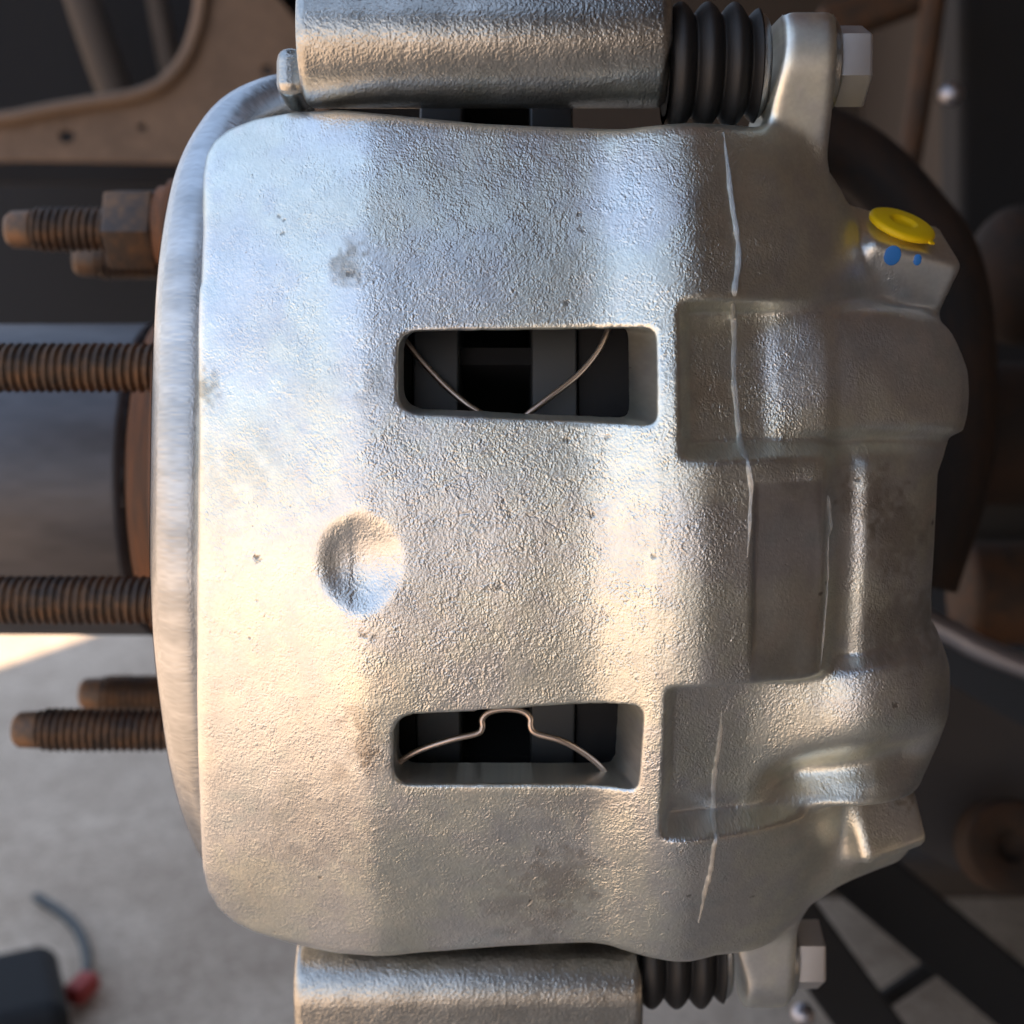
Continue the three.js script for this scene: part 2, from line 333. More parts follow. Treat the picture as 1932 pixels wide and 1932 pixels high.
for (let j = 0; j < NY; j++) for (let i = 0; i < NX; i++) {
  const X = X0 + i * H, Y = Y0 + j * H, o = polygon(X, Y), T = o < 12 ? top(X, Y) : 0, B = under(X, Y);
  edge[j * NX + i] = o;
  const gx = o < 6 ? (top(X + 0.5, Y) - top(X - 0.5, Y)) : 0, gy = o < 6 ? (top(X, Y + 0.5) - top(X, Y - 0.5)) : 0, gl = 1 / Math.sqrt(1 + gx * gx + gy * gy);
  const round = lerp(3.2, 13, sstep(56, 74, X)), nearWin = Math.abs(X) < 45;
  for (let k = 0; k < NZ; k++) {
    const Z = Z0 + k * H;
    let f = o > 11 ? o : smax((Z - T) * gl, o, round);
    if (X > 45) {
      if (Y > 60) { const e = smax(capsule2(Y, Z, ear1, root1, 13.6), Math.max(X - 70, 56.0 + 2.4 * sstep(ear1[1] - 13, ear1[1] + 4, Y) - X), 2.4); f = smin(f, e, 4); }
      if (Y < -60) { const e = smax(capsule2(Y, Z, ear2, root2, 13.2), Math.max(X - 71.4, 56.2 + 3 * (1 - sstep(ear2[1] - 4, ear2[1] + 10, Y)) - X), 2.4); f = smin(f, e, 4); }
      if (X > 66 && Y > 20) f = smin(f, boxSDF(PORT.o, PORT.u, PORT.w, PORT.n, X, Y, Z, 11.5, 10.5, 24, 2.2), 3.2);
      if (X > 60 && Y < -20) f = smin(f, boxSDF(LUG.o, LUG.u, LUG.w, LUG.n, X, Y, Z, 9.2, 10.0, 24, 2.6), 5.0);
      if (X > 60 && Y < -20) f = smin(f, boxSDF(LOW.o, LUG.u, LUG.w, LUG.n, X, Y, Z, 17, 10.5, 24, 8), 9.0);
    }
    f = smax(f, B - Z, 2);
    if (nearWin && o < 0 && Z > 140) {
      const depth = Math.max(0, T - Z);
      for (const q of WIN) { const w = quad(q, X + (X > 0 ? depth * 0.24 : 0), Y + 0.12 * vnoise(L2, X / 2.1, 4.4), 2.4); if (w < 4) f = smax(f, -w, 0.5); }
    }
    field[(k * NY + j) * NX + i] = f;
  }
}
const sample = (X, Y, Z) => {
  const x = clamp((X - X0) / H, 0, NX - 1.001), y = clamp((Y - Y0) / H, 0, NY - 1.001), z = clamp((Z - Z0) / H, 0, NZ - 1.001);
  const i = x | 0, j = y | 0, k = z | 0, a = x - i, b = y - j, c = z - k, o = (k * NY + j) * NX + i, p = NX, q = NX * NY;
  const l = (s) => lerp(lerp(field[s], field[s + 1], a), lerp(field[s + p], field[s + p + 1], a), b);
  return lerp(l(o), l(o + q), c);
};
const edgeAt = (X, Y) => { const x = clamp((X - X0) / H, 0, NX - 1.001), y = clamp((Y - Y0) / H, 0, NY - 1.001), i = x | 0, j = y | 0, a = x - i, b = y - j, o = j * NX + i; return lerp(lerp(edge[o], edge[o + 1], a), lerp(edge[o + NX], edge[o + NX + 1], a), b); };
function surfaceNet() {
  const id = new Int32Array(NX * NY * NZ).fill(-1), pos = [], idx = [], st = [1, NX, NX * NY];
  for (let k = 0; k < NZ - 1; k++) for (let j = 0; j < NY - 1; j++) for (let i = 0; i < NX - 1; i++) {
    const o = (k * NY + j) * NX + i; let neg = 0;
    for (let e = 0; e < 8; e++) if (field[o + (e & 1) + (e & 2 ? NX : 0) + (e & 4 ? st[2] : 0)] < 0) neg++;
    if (neg === 0 || neg === 8) continue;
    let x = 0, y = 0, z = 0, n = 0;
    for (let e = 0; e < 8; e++) for (let ax = 0; ax < 3; ax++) {
      if (e & (1 << ax)) continue;
      const g = e | (1 << ax), a = field[o + (e & 1) + (e & 2 ? NX : 0) + (e & 4 ? st[2] : 0)], b = field[o + (g & 1) + (g & 2 ? NX : 0) + (g & 4 ? st[2] : 0)];
      if ((a < 0) === (b < 0)) continue;
      const t = a / (a - b); n++;
      x += (e & 1) + (ax === 0 ? t : 0); y += ((e >> 1) & 1) + (ax === 1 ? t : 0); z += ((e >> 2) & 1) + (ax === 2 ? t : 0);
    }
    id[o] = pos.length / 3;
    pos.push(X0 + (i + x / n) * H, Y0 + (j + y / n) * H, Z0 + (k + z / n) * H);
  }
  for (let k = 1; k < NZ - 1; k++) for (let j = 1; j < NY - 1; j++) for (let i = 1; i < NX - 1; i++) {
    const o = (k * NY + j) * NX + i, s = field[o] < 0;
    for (let ax = 0; ax < 3; ax++) {
      if (s === field[o + st[ax]] < 0) continue;
      const u = st[(ax + 1) % 3], v = st[(ax + 2) % 3], a = id[o], b = id[o - u], c = id[o - u - v], d = id[o - v];
      if (s) idx.push(a, b, c, a, c, d); else idx.push(a, c, b, a, d, c);
    }
  }
  const n = pos.length / 3, P = new Float32Array(pos.length), N = new Float32Array(pos.length), UV = new Float32Array(n * 2), e = 0.6;
  for (let i = 0; i < n; i++) {
    const X = pos[3 * i], Y = pos[3 * i + 1], Z = pos[3 * i + 2];
    const gx = sample(X + e, Y, Z) - sample(X - e, Y, Z), gy = sample(X, Y + e, Z) - sample(X, Y - e, Z), gz = sample(X, Y, Z + e) - sample(X, Y, Z - e), l = Math.hypot(gx, gy, gz) || 1;
    P.set(c2f(X, Y, Z), 3 * i);
    const nf = [gx / l, (gy * CT - gz * ST) / l, (gy * ST + gz * CT) / l];
    N.set(nf, 3 * i);
    UV[2 * i] = (X - X0) / (X1 - X0); UV[2 * i + 1] = (Y - Y0) / (Y1 - Y0);
  }
  const g = new THREE.BufferGeometry();
  g.setAttribute('position', new THREE.BufferAttribute(P, 3)); g.setAttribute('normal', new THREE.BufferAttribute(N, 3)); g.setAttribute('uv', new THREE.BufferAttribute(UV, 2));
  g.setIndex(idx);
  return g;
}
function hit(px, py) {                                       // where the sight line through a photo point meets the casting, in casting axes
  const kx = (px - 966) / FOC, ky = (966 - py) / FOC;
  for (let d = 255; d < 400; d += 0.25) { const c = f2c(kx * d, ky * d, -d); if (c[2] < Z1 - 1 && sample(...c) < 0) return c; }
  return onCylinder(px, py, 184);
}
// relief and colour of the plated skin, drawn over the whole casting in its own X, Y
const SPOTS = [[527, 409, 7], [537, 416, 5], [534, 440, 6], [487, 1056, 11], [484, 1050, 6], [940, 1108, 14], [947, 958, 8], [964, 972, 7], [1118, 972, 8], [1070, 830, 9], [1148, 826, 7], [950, 945, 6], [684, 1198, 13], [706, 1205, 10], [660, 515, 12], [1232, 1050, 7], [1098, 432, 9], [1095, 404, 7], [1070, 572, 9], [605, 1655, 7], [590, 1430, 6], [1560, 1100, 8], [1548, 1120, 6], [1620, 905, 7], [1690, 1330, 9], [1760, 985, 8], [1000, 1700, 5], [1300, 1690, 6], [1420, 1690, 6]].map(([a, b, r]) => [...hit(a, b), r * 0.11]);
for (let i = 0; i < 90; i++) { const X = lerp(-60, 60, rnd()), Y = lerp(-95, 78, rnd()); SPOTS.push([X, Y, 0, lerp(0.15, 0.5, rnd() * rnd())]); }
const CRACK = [[820, 985], [870, 970], [930, 962], [985, 968], [1030, 985], [1075, 1005], [1105, 1020]].map(([a, b]) => hit(a, b));
const STAIN = [[690, 1400, 5, 0.3], [700, 1440, 4, 0.26], [676, 1350, 3.4, 0.2], [700, 722, 4, 0.16], [640, 1460, 3, 0.16], [450, 880, 7, 0.1], [1020, 1700, 12, 0.12], [1070, 1670, 9, 0.13], [1085, 1500, 10, 0.12], [1640, 930, 6, 0.3], [1690, 1010, 7, 0.22], [662, 505, 4, 0.45], [360, 740, 3, 0.4], [600, 1560, 12, 0.12], [1700, 1180, 8, 0.2], [1720, 1500, 3, 0.5]].map(([a, b, r, k]) => [...hit(a, b), r, k]);
const segDist = (x, y, p) => { let d = 1e9; for (let i = 1; i < p.length; i++) { const [ax, ay] = p[i - 1], ex = p[i][0] - ax, ey = p[i][1] - ay, t = clamp(((x - ax) * ex + (y - ay) * ey) / (ex * ex + ey * ey)); d = Math.min(d, Math.hypot(x - ax - ex * t, y - ay - ey * t)); } return d; };
const nearMarks = (list, x, y, reach) => list.filter((s) => Math.abs(s[0] - x) < reach && Math.abs(s[1] - y) < reach);
const isFlat = (X, Y) => plateau(Y, YF0, YF1, 0.5) * sstep(48.8, 49.6, X) * (1 - sstep(63.4, 64.2, X));
const skinBump = dataTexture(2048, 2048, (u, v, c) => {
  const X = lerp(X0, X1, u), Y = lerp(Y0, Y1, v);
  const broad = vnoise(L3, X / 14 + 11, Y / 14) * 0.5 + 0.5;
  let amp = lerp(0.6, 1.0, broad) * lerp(0.6, 1.15, sstep(-0.5, 0.5, vnoise(L2, X / 2.6 + 3, Y / 2.6)));
  amp *= lerp(0.75, 1, sstep(-36, -28, X));                  // the finger side came out of the mould smoother than the bridge
  amp *= 1 - 0.35 * sstep(56, 66, X);
  amp *= 1 - 0.8 * isFlat(X, Y);
  amp *= 1 - 0.92 * sstep(-2.2, -0.6, edgeAt(X, Y));           // rims rubbed smooth
  for (const q of WIN) if (Math.abs(X) < 40) amp *= 1 - 0.9 * (1 - sstep(0.0, 0.9, quad(q, X, Y, 2.4)));
  const warp = vnoise(L2, X / 2.3, Y / 2.3) * 0.6;
  let a = vnoise(L1, X / 0.31 + warp, Y / 0.33) * 0.62 + vnoise(L1, (X * 0.8 + Y * 0.6) / 0.23 + 31.7, (Y * 0.8 - X * 0.6) / 0.23 + 12.2) * 0.55 + vnoise(L2, (X * 0.9 - Y * 0.44) / 0.7, (Y * 0.9 + X * 0.44) / 0.7) * 0.42 + vnoise(L3, X / 5, Y / 5) * 0.1;
  const lump = vnoise(L2, (X * 0.7 - Y * 0.71) / 0.95 + 5, (Y * 0.7 + X * 0.71) / 0.95); if (lump > 0.62) a += (lump - 0.62) * 3;   // stray beads
  let h = 0.5 + a * 0.26 * amp;
  for (const s of nearMarks(SPOTS, X, Y, 2)) h -= 0.3 * (1 - sstep(s[3] * 0.3, s[3], Math.hypot(X - s[0], (Y - s[1]) * 1.2) + 0.5 * s[3] * vnoise(L1, X / 0.4, Y / 0.4)));
  if (Math.abs(Y - CRACK[3][1]) < 8 && X > -20 && X < 20) h -= 0.22 * (1 - sstep(0.1, 0.35, segDist(X, Y + 0.5 * vnoise(L2, X / 1.2, 3), CRACK))) * sstep(-0.2, 0.1, vnoise(L2, X / 2, 7.7));
  c[0] = c[1] = c[2] = h;
});
const skinColor = dataTexture(768, 1024, (u, v, c) => {
  const X = lerp(X0, X1, u), Y = lerp(Y0, Y1, v);
  const n1 = vnoise(L3, X / 11, Y / 11), n2 = vnoise(L2, X / 3.1, Y / 3.1), n3 = vnoise(L1, X / 0.6, Y / 0.6);
  let k = 0.925 + 0.02 * n1 + 0.02 * n2 + 0.02 * n3;
  let dirt = 0;
  for (const s of STAIN) { const d = Math.hypot(X - s[0], Y - s[1]) / s[3]; if (d < 1.8) dirt += s[4] * (1 - sstep(0.3, 1.3, d + 0.5 * n2 + 0.4 * vnoise(L1, X / 1.1, Y / 1.1))) * (0.9 + 0.2 * n3); }
  let r = k * 0.992, g = k, b = k * 0.982;
  // passivation film: faint straw and blue-green drifts
  const f = vnoise(L3, X / 17 + 5.5, Y / 17 + 2.2) + 0.4 * n2;
  r += 0.018 * f; b -= 0.022 * f; g += 0.008 * Math.sin(f * 3);
  r = lerp(r, 0.42, dirt); g = lerp(g, 0.36, dirt); b = lerp(b, 0.29, dirt);
  const flatShade = isFlat(X, Y) * 0.10; r -= flatShade; g -= flatShade; b -= flatShade * 0.8;  // milled flat painted darker, standing in for its dark reflection
  for (const s of nearMarks(SPOTS, X, Y, 2)) { const q = 0.42 * (1 - sstep(s[3] * 0.2, s[3] * 0.9, Math.hypot(X - s[0], (Y - s[1]) * 1.2) + 0.5 * s[3] * vnoise(L1, X / 0.4, Y / 0.4))); r = lerp(r, 0.3, q); g = lerp(g, 0.28, q); b = lerp(b, 0.26, q); }
  c[0] = r; c[1] = g; c[2] = b;
}, true);
const skinGloss = dataTexture(384, 512, (u, v, c) => {
  const X = lerp(X0, X1, u), Y = lerp(Y0, Y1, v);
  c[0] = c[2] = 0; c[1] = 0.80 + 0.10 * vnoise(L3, X / 13 + 2, Y / 13) + 0.05 * vnoise(L3, X / 6, Y / 6) + 0.04 * vnoise(L2, X / 1.3, Y / 1.3) - 0.12 * isFlat(X, Y);
});
M.cast = std({ color: new THREE.Color(0.97, 0.97, 0.96), map: skinColor, metalness: 1, roughness: 0.52, roughnessMap: skinGloss, bumpMap: skinBump, bumpScale: 0.00031 });
M.seam = std({ color: new THREE.Color(0.74, 0.75, 0.73), metalness: 1, roughness: 0.45, bumpMap: fine, bumpScale: 0.0002 });

const caliper = thing('brake_caliper', 'large silver zinc-plated brake caliper with two rectangular windows and a round dimple', 'brake caliper', c2f(0, 0, 150));
part('body', surfaceNet(), M.cast, caliper);
function seam(pts, r) {
  const flat = new THREE.CatmullRomCurve3(pts.map(([a, b]) => new THREE.Vector3(a, b, 0)), false, 'centripetal'), count = Math.ceil(flat.getLength() / 14);
  let c3 = flat.getSpacedPoints(count).map((q) => hit(q.x + 2.5 * vnoise(L2, q.y / 40, 8.8), q.y));
  c3 = c3.map((c, i) => { const a = c3[Math.max(0, i - 1)], b = c3[Math.min(c3.length - 1, i + 1)]; return [(a[0] + 2 * c[0] + b[0]) / 4, c[1], (a[2] + 2 * c[2] + b[2]) / 4]; });
  const p = c3.map((c) => V(c2f(c[0], c[1], c[2] - 0.02)));
  const crv = new THREE.CatmullRomCurve3(p, false, 'centripetal'), n = count * 3, g = new THREE.TubeGeometry(crv, n, 1, 8, false), q = g.attributes.position, v = new THREE.Vector3(), o = new THREE.Vector3();
  for (let i = 0; i < q.count; i++) {
    const t = Math.floor(i / 9) / n; crv.getPointAt(t, o); v.fromBufferAttribute(q, i).sub(o);
    const k = r * (0.25 + 0.75 * Math.min(1, t * 6, (1 - t) * 6)) * (0.85 + 0.3 * vnoise(L2, t * 40, 1.5));
    v.multiplyScalar(k).add(o); q.setXYZ(i, v.x, v.y, v.z);
  }
  g.computeVertexNormals();
  return g;
}
part('casting_seam', seam([[1363, 250], [1368, 290], [1376, 340], [1382, 390], [1388, 440], [1393, 490], [1391, 525], [1385, 560], [1385, 620], [1386, 690], [1387, 760], [1391, 810], [1398, 845], [1410, 875], [1416, 910], [1416, 950], [1413, 1000], [1408, 1055]], 0.82), M.seam, caliper);
part('casting_seam', seam([[1361, 1332], [1358, 1390], [1352, 1450], [1346, 1510], [1347, 1545], [1352, 1566], [1347, 1600], [1340, 1640], [1330, 1690], [1318, 1740]], 0.82), M.seam, caliper);
part('milling_lip', seam([[1562, 1000], [1560, 1040], [1559, 1090], [1557, 1150], [1553, 1210], [1550, 1255]], 0.5), M.seam, caliper);
part('milling_lip', seam([[1561, 935], [1564, 960], [1565, 990], [1563, 1010]], 0.75), M.seam, caliper);

// guide pin bolts with washers, screwed through the ears
function hexBolt(x, y, z, s, len) {
  const hex = new THREE.CylinderGeometry(s / 2 / Math.cos(Math.PI / 6), s / 2 / Math.cos(Math.PI / 6), len, 6, 1);
  const shape = new THREE.Shape(); for (let i = 0; i < 6; i++) { const a = (i + 0.5) * Math.PI / 3, r = s / 2 / Math.cos(Math.PI / 6) - 0.6; shape[i ? 'lineTo' : 'moveTo'](r * Math.cos(a), r * Math.sin(a)); } shape.closePath();
  const e = new THREE.ExtrudeGeometry(shape, { depth: len - 1.6, bevelEnabled: true, bevelThickness: 0.8, bevelSize: 0.6, bevelSegments: 3 });
  hex.dispose(); e.rotateY(Math.PI / 2); e.translate(x + 0.8, y, z);
  return creased(e, 30);
}
for (const [pin, xr] of [[PIN1, 69.6], [PIN2, 71.0]]) {
  const b = part('guide_bolt', hexBolt(xr + 2.2, pin[1], pin[2], 15.6, 7), M.bolt, caliper);
  part('washer', alongX(lathe([[0, -1.2], [9.6, -1.2], [10.4, -0.6], [10.4, 0.7], [9.6, 1.2], [0, 1.2]]), xr + 0.9, pin[1], pin[2]), M.plated, b);
  part('pin_collar', alongX(lathe([[0, -1.6], [10.8, -1.6], [11.6, -1], [11.2, 0.6], [10.2, 1.6], [0, 1.6]]), 54.8, pin[1], pin[2]), M.bar, b);
}
// blue paint dots beside the port
function dab(px, py, rx, ry, name, mat) {
  const c = hit(px, py), e = 0.8, n = new THREE.Vector3(sample(c[0] + e, c[1], c[2]) - sample(c[0] - e, c[1], c[2]), sample(c[0], c[1] + e, c[2]) - sample(c[0], c[1] - e, c[2]), sample(c[0], c[1], c[2] + e) - sample(c[0], c[1], c[2] - e)).normalize();
  const nf = new THREE.Vector3(n.x, n.y * CT - n.z * ST, n.y * ST + n.z * CT), g = new THREE.SphereGeometry(1, 20, 10);
  g.scale(rx, ry, 0.25); g.applyQuaternion(new THREE.Quaternion().setFromUnitVectors(new THREE.Vector3(0, 0, 1), nf)); g.translate(...c2f(...c));
  part(name, g, mat, caliper);
}
dab(1684, 482, 2.0, 2.3, 'paint_mark', M.blue); dab(1731, 490, 1.0, 1.3, 'paint_mark', M.blue);

// yellow plug in the fluid port
{
  const o = at(1702, 425, 307), n = PORT.fn, g = thing('port_plug', 'yellow plastic plug with a dished head in the caliper fluid port', 'plug', o);
  const q = new THREE.Quaternion().setFromUnitVectors(new THREE.Vector3(0, 1, 0), n);
  const place = (geo) => { geo.applyQuaternion(q); geo.translate(...o); return geo; };
  const head = part('head', place(lathe([[0, 0.1], [2.1, 0.1], [2.7, 0.5], [3.1, 1.0], [3.6, 1.15], [6.9, 1.0], [7.7, 0.55], [7.9, 0.0], [7.7, -0.6], [6.6, -1.0], [3.6, -1.2], [3.4, -8], [0, -8]].reverse(), 48)), M.yellow, g);
  const tab = box(1.6, 0.7, 1.6, 0.3); tab.rotateY(0.5); tab.translate(5.9, -0.1, 5.6); part('moulding_tab', place(tab), M.yellow, head);
}

// ------------------------------------------------------------------ caliper bracket with pin bores, rubber boots and outboard tie bar
const bracket = thing('caliper_bracket', 'silver plated caliper bracket with two pin bores and curved outer tie bar', 'bracket', c2f(0, 0, 120));
function bore(pin, dir, x0, x1, tall, up) {                        // tube round the pin with a flat web leading away from the caliper
  const s = new THREE.Shape(), R = 14.6;
  // shape coordinates: a = towards the camera, b = away from the caliper
  const t0 = 12 * RAD, run = (tall - R * Math.sin(t0)) / Math.cos(t0);
  s.moveTo(-16, tall); s.lineTo(-14, -6); s.absarc(0, 0, R - 2.2, Math.PI + 0.3, 2 * Math.PI + t0, false); s.lineTo((R - 2.2) * Math.cos(t0) - run * Math.sin(t0), tall);
  s.closePath();
  const e = new THREE.ExtrudeGeometry(s, { depth: x1 - x0 - 5, bevelEnabled: true, bevelThickness: 2.5, bevelSize: 2.2, bevelSegments: 5, curveSegments: 40 });
  e.rotateY(Math.PI / 2);                                     // a -> -z ; depth -> +x
  e.scale(1, dir, -1);
  if (dir > 0) { const ix = e.index; if (!ix) { const p = e.attributes; for (const k of Object.keys(p)) { const a = p[k].array, w = p[k].itemSize; for (let i = 0; i < p[k].count; i += 3) for (let c = 0; c < w; c++) { const tmp = a[(i + 1) * w + c]; a[(i + 1) * w + c] = a[(i + 2) * w + c]; a[(i + 2) * w + c] = tmp; } } } }
  e.computeVertexNormals();
  const g = creased(e, 40), q = g.attributes.position, uv = g.attributes.uv;
  for (let i = 0; i < q.count; i++) uv.setXY(i, (q.getX(i) + 0.3 * Math.hypot(q.getY(i), q.getZ(i))) / 64, Math.atan2(q.getY(i) * dir, q.getZ(i) + 30) * 40 / 64);
  g.translate(x0 + 2.5, pin[1] + dir * up, pin[2]);
  return g;
}
part('pin_bore', bore(PIN1, 1, -46.5, 34.5, 30, 5.8), M.plated, bracket);
part('pin_bore', bore(PIN2, -1, -55, 33, 34, 6.5), M.plated, bracket);
for (const [pin, x0, x1] of [[PIN1, 34.2, 54.6], [PIN2, 32.8, 54.6]]) {
  const n = 3.4, p = [[0, 0], [12.6, 0]], w = (x1 - x0) / n;
  for (let i = 0; i <= n * 16; i++) { const t = i / 16; p.push([10.8 + 2.8 * Math.pow(Math.abs(Math.sin(Math.PI * t)), 0.95) - 1.1 * sstep(2.4, 3.4, t), t * w]); }
  p.push([0, x1 - x0]);
  part('rubber_boot', alongX(lathe(p, 56), x0, pin[1], pin[2]), M.rubber, bracket);
}
{
  // tie bar swept with a rounded section through the outer edge points seen beside the caliper
  const path = [[575, 186, 322], [510, 200, 320], [452, 230, 317], [412, 282, 314], [386, 340, 311], [368, 420, 308], [354, 530, 306], [346, 700, 305], [342, 900, 305], [341, 1080, 307], [346, 1200, 310], [358, 1320, 314], [374, 1430, 319], [400, 1530, 326], [446, 1620, 334], [560, 1690, 346], [660, 1740, 356], [720, 1790, 362]].map((a) => V(at(...a)));
  const crv = new THREE.CatmullRomCurve3(path, false, 'centripetal'), n = 120, m = 56, pos = [], idx = [], uv = [];
  for (let i = 0; i <= n; i++) {
    const o = crv.getPointAt(i / n), t = crv.getTangentAt(i / n), front = new THREE.Vector3(0, 0, 1).addScaledVector(t, -t.z).normalize(), out = new THREE.Vector3().crossVectors(t, front).normalize();
    for (let k = 0; k <= m; k++) {
      const a = k / m * 2 * Math.PI, c = Math.cos(a), s = Math.sin(a), e = 0.32, cx = Math.sign(c) * Math.pow(Math.abs(c), e), sy = Math.sign(s) * Math.pow(Math.abs(s), e);
      const v = o.clone().addScaledVector(out, cx * 7.1).addScaledVector(front, sy * 9 - (sy > 0 ? 7 * clamp((cx - 0.15) / 0.85) : 0));
      pos.push(v.x, v.y, v.z); uv.push(k / m * 48 / 64, i / n * 230 / 64);
    }
  }
  for (let i = 0; i < n; i++) for (let k = 0; k < m; k++) { const a = i * (m + 1) + k, b = a + m + 1; idx.push(a, a + 1, b, b, a + 1, b + 1); }
  const g = new THREE.BufferGeometry(); g.setAttribute('position', new THREE.Float32BufferAttribute(pos, 3)); g.setAttribute('uv', new THREE.Float32BufferAttribute(uv, 2)); g.setIndex(idx); g.computeVertexNormals();
  part('tie_bar', g, M.bar, bracket);
  part('lug', boxUV(box(6.5, 11, 16, 3, at(556, 152, 306)), 1 / 64), M.plated, bracket);
}

// ------------------------------------------------------------------ rotor, pads, springs
{
  const rotor = thing('brake_rotor', 'vented steel brake rotor inside the caliper', 'brake rotor', HUB);
  const ring = (x0, x1, r0, r1) => alongX(lathe([[r0, x0], [r1 - 0.6, x0], [r1, x0 + 0.6], [r1, x1 - 0.6], [r1 - 0.6, x1], [r0, x1], [r0, x0]], 160), 0, HUB[1], HUB[2]);
  part('outboard_disc', ring(-22, -11.8, 95, 163), M.disc, rotor);
  part('inboard_disc', ring(4.3, 14.5, 95, 163), M.disc, rotor);
  const vanes = []; for (let i = 0; i < 40; i++) { const v = new THREE.BoxGeometry(16, 4, 56); v.translate(0, 0, 128); v.rotateX(i / 40 * 2 * Math.PI); v.translate(-3.7, HUB[1], HUB[2]); vanes.push(v); }
  part('vanes', mergeGeometries(vanes), M.pad, rotor);
  part('hat', alongX(lathe([[60, -96], [96, -96], [98, -94], [98, -12], [95, -11.8], [60, -11.8]], 96), 0, HUB[1], HUB[2]), M.darkBrown, rotor);
}
for (const [x0, x1, xb, side] of [[-35, -22.4, -41.5, 'outer'], [14.9, 26.5, 32.8, 'inner']]) {
  const p = thing('brake_pad', `black brake pad on the ${side} face of the rotor`, 'brake pad', c2f((x0 + x1) / 2, 0, 140));
  const slab = (a, b, r0, r1) => { const s = new THREE.Shape(); s.absarc(0, 0, r1, -0.42, 0.42, false); s.absarc(0, 0, r0, 0.42, -0.42, true); const e = new THREE.ExtrudeGeometry(s, { depth: b - a, bevelEnabled: false, curveSegments: 24 }); e.rotateY(-Math.PI / 2); e.translate(b, 0, 0); const q = e.attributes.position; for (let i = 0; i < q.count; i++) { const f = c2f(q.getX(i), q.getY(i), q.getZ(i)); q.setXYZ(i, ...f); } e.computeVertexNormals(); return e; };
  part('friction_block', slab(x0, x1, 118, 161), M.pad, p);
  part('backing_plate', x0 < 0 ? slab(xb, x0 - 0.01, 116, 163) : slab(x1 + 0.01, xb, 116, 163), M.pad, p);
}
const spring = (pts, label) => { const o = at(...pts[0]), g = thing('pad_spring', label, 'spring', o); part('wire', tube(pts.map((p) => at(...p)), 0.72, 160, 10), M.wire, g); };
spring([[742, 600, 296], [770, 650, 295], [830, 718, 294], [880, 762, 293], [918, 788, 293], [925, 815, 293], [945, 832, 293], [965, 830, 293], [978, 812, 293], [988, 788, 293], [1030, 755, 293], [1090, 708, 294], [1130, 660, 295], [1152, 610, 296]], 'thin bent wire pad spring dipping in the upper caliper window');
spring([[728, 1462, 299], [750, 1440, 297], [790, 1416, 296], [850, 1396, 295], [900, 1384, 295], [910, 1372, 295], [910, 1356, 295], [925, 1343, 295], [955, 1338, 295], [985, 1342, 295], [1000, 1354, 295], [1001, 1371, 295], [1012, 1384, 295], [1060, 1398, 295], [1100, 1420, 296], [1132, 1446, 297], [1160, 1480, 299]], 'thin bent wire pad spring with a raised loop in the lower caliper window');

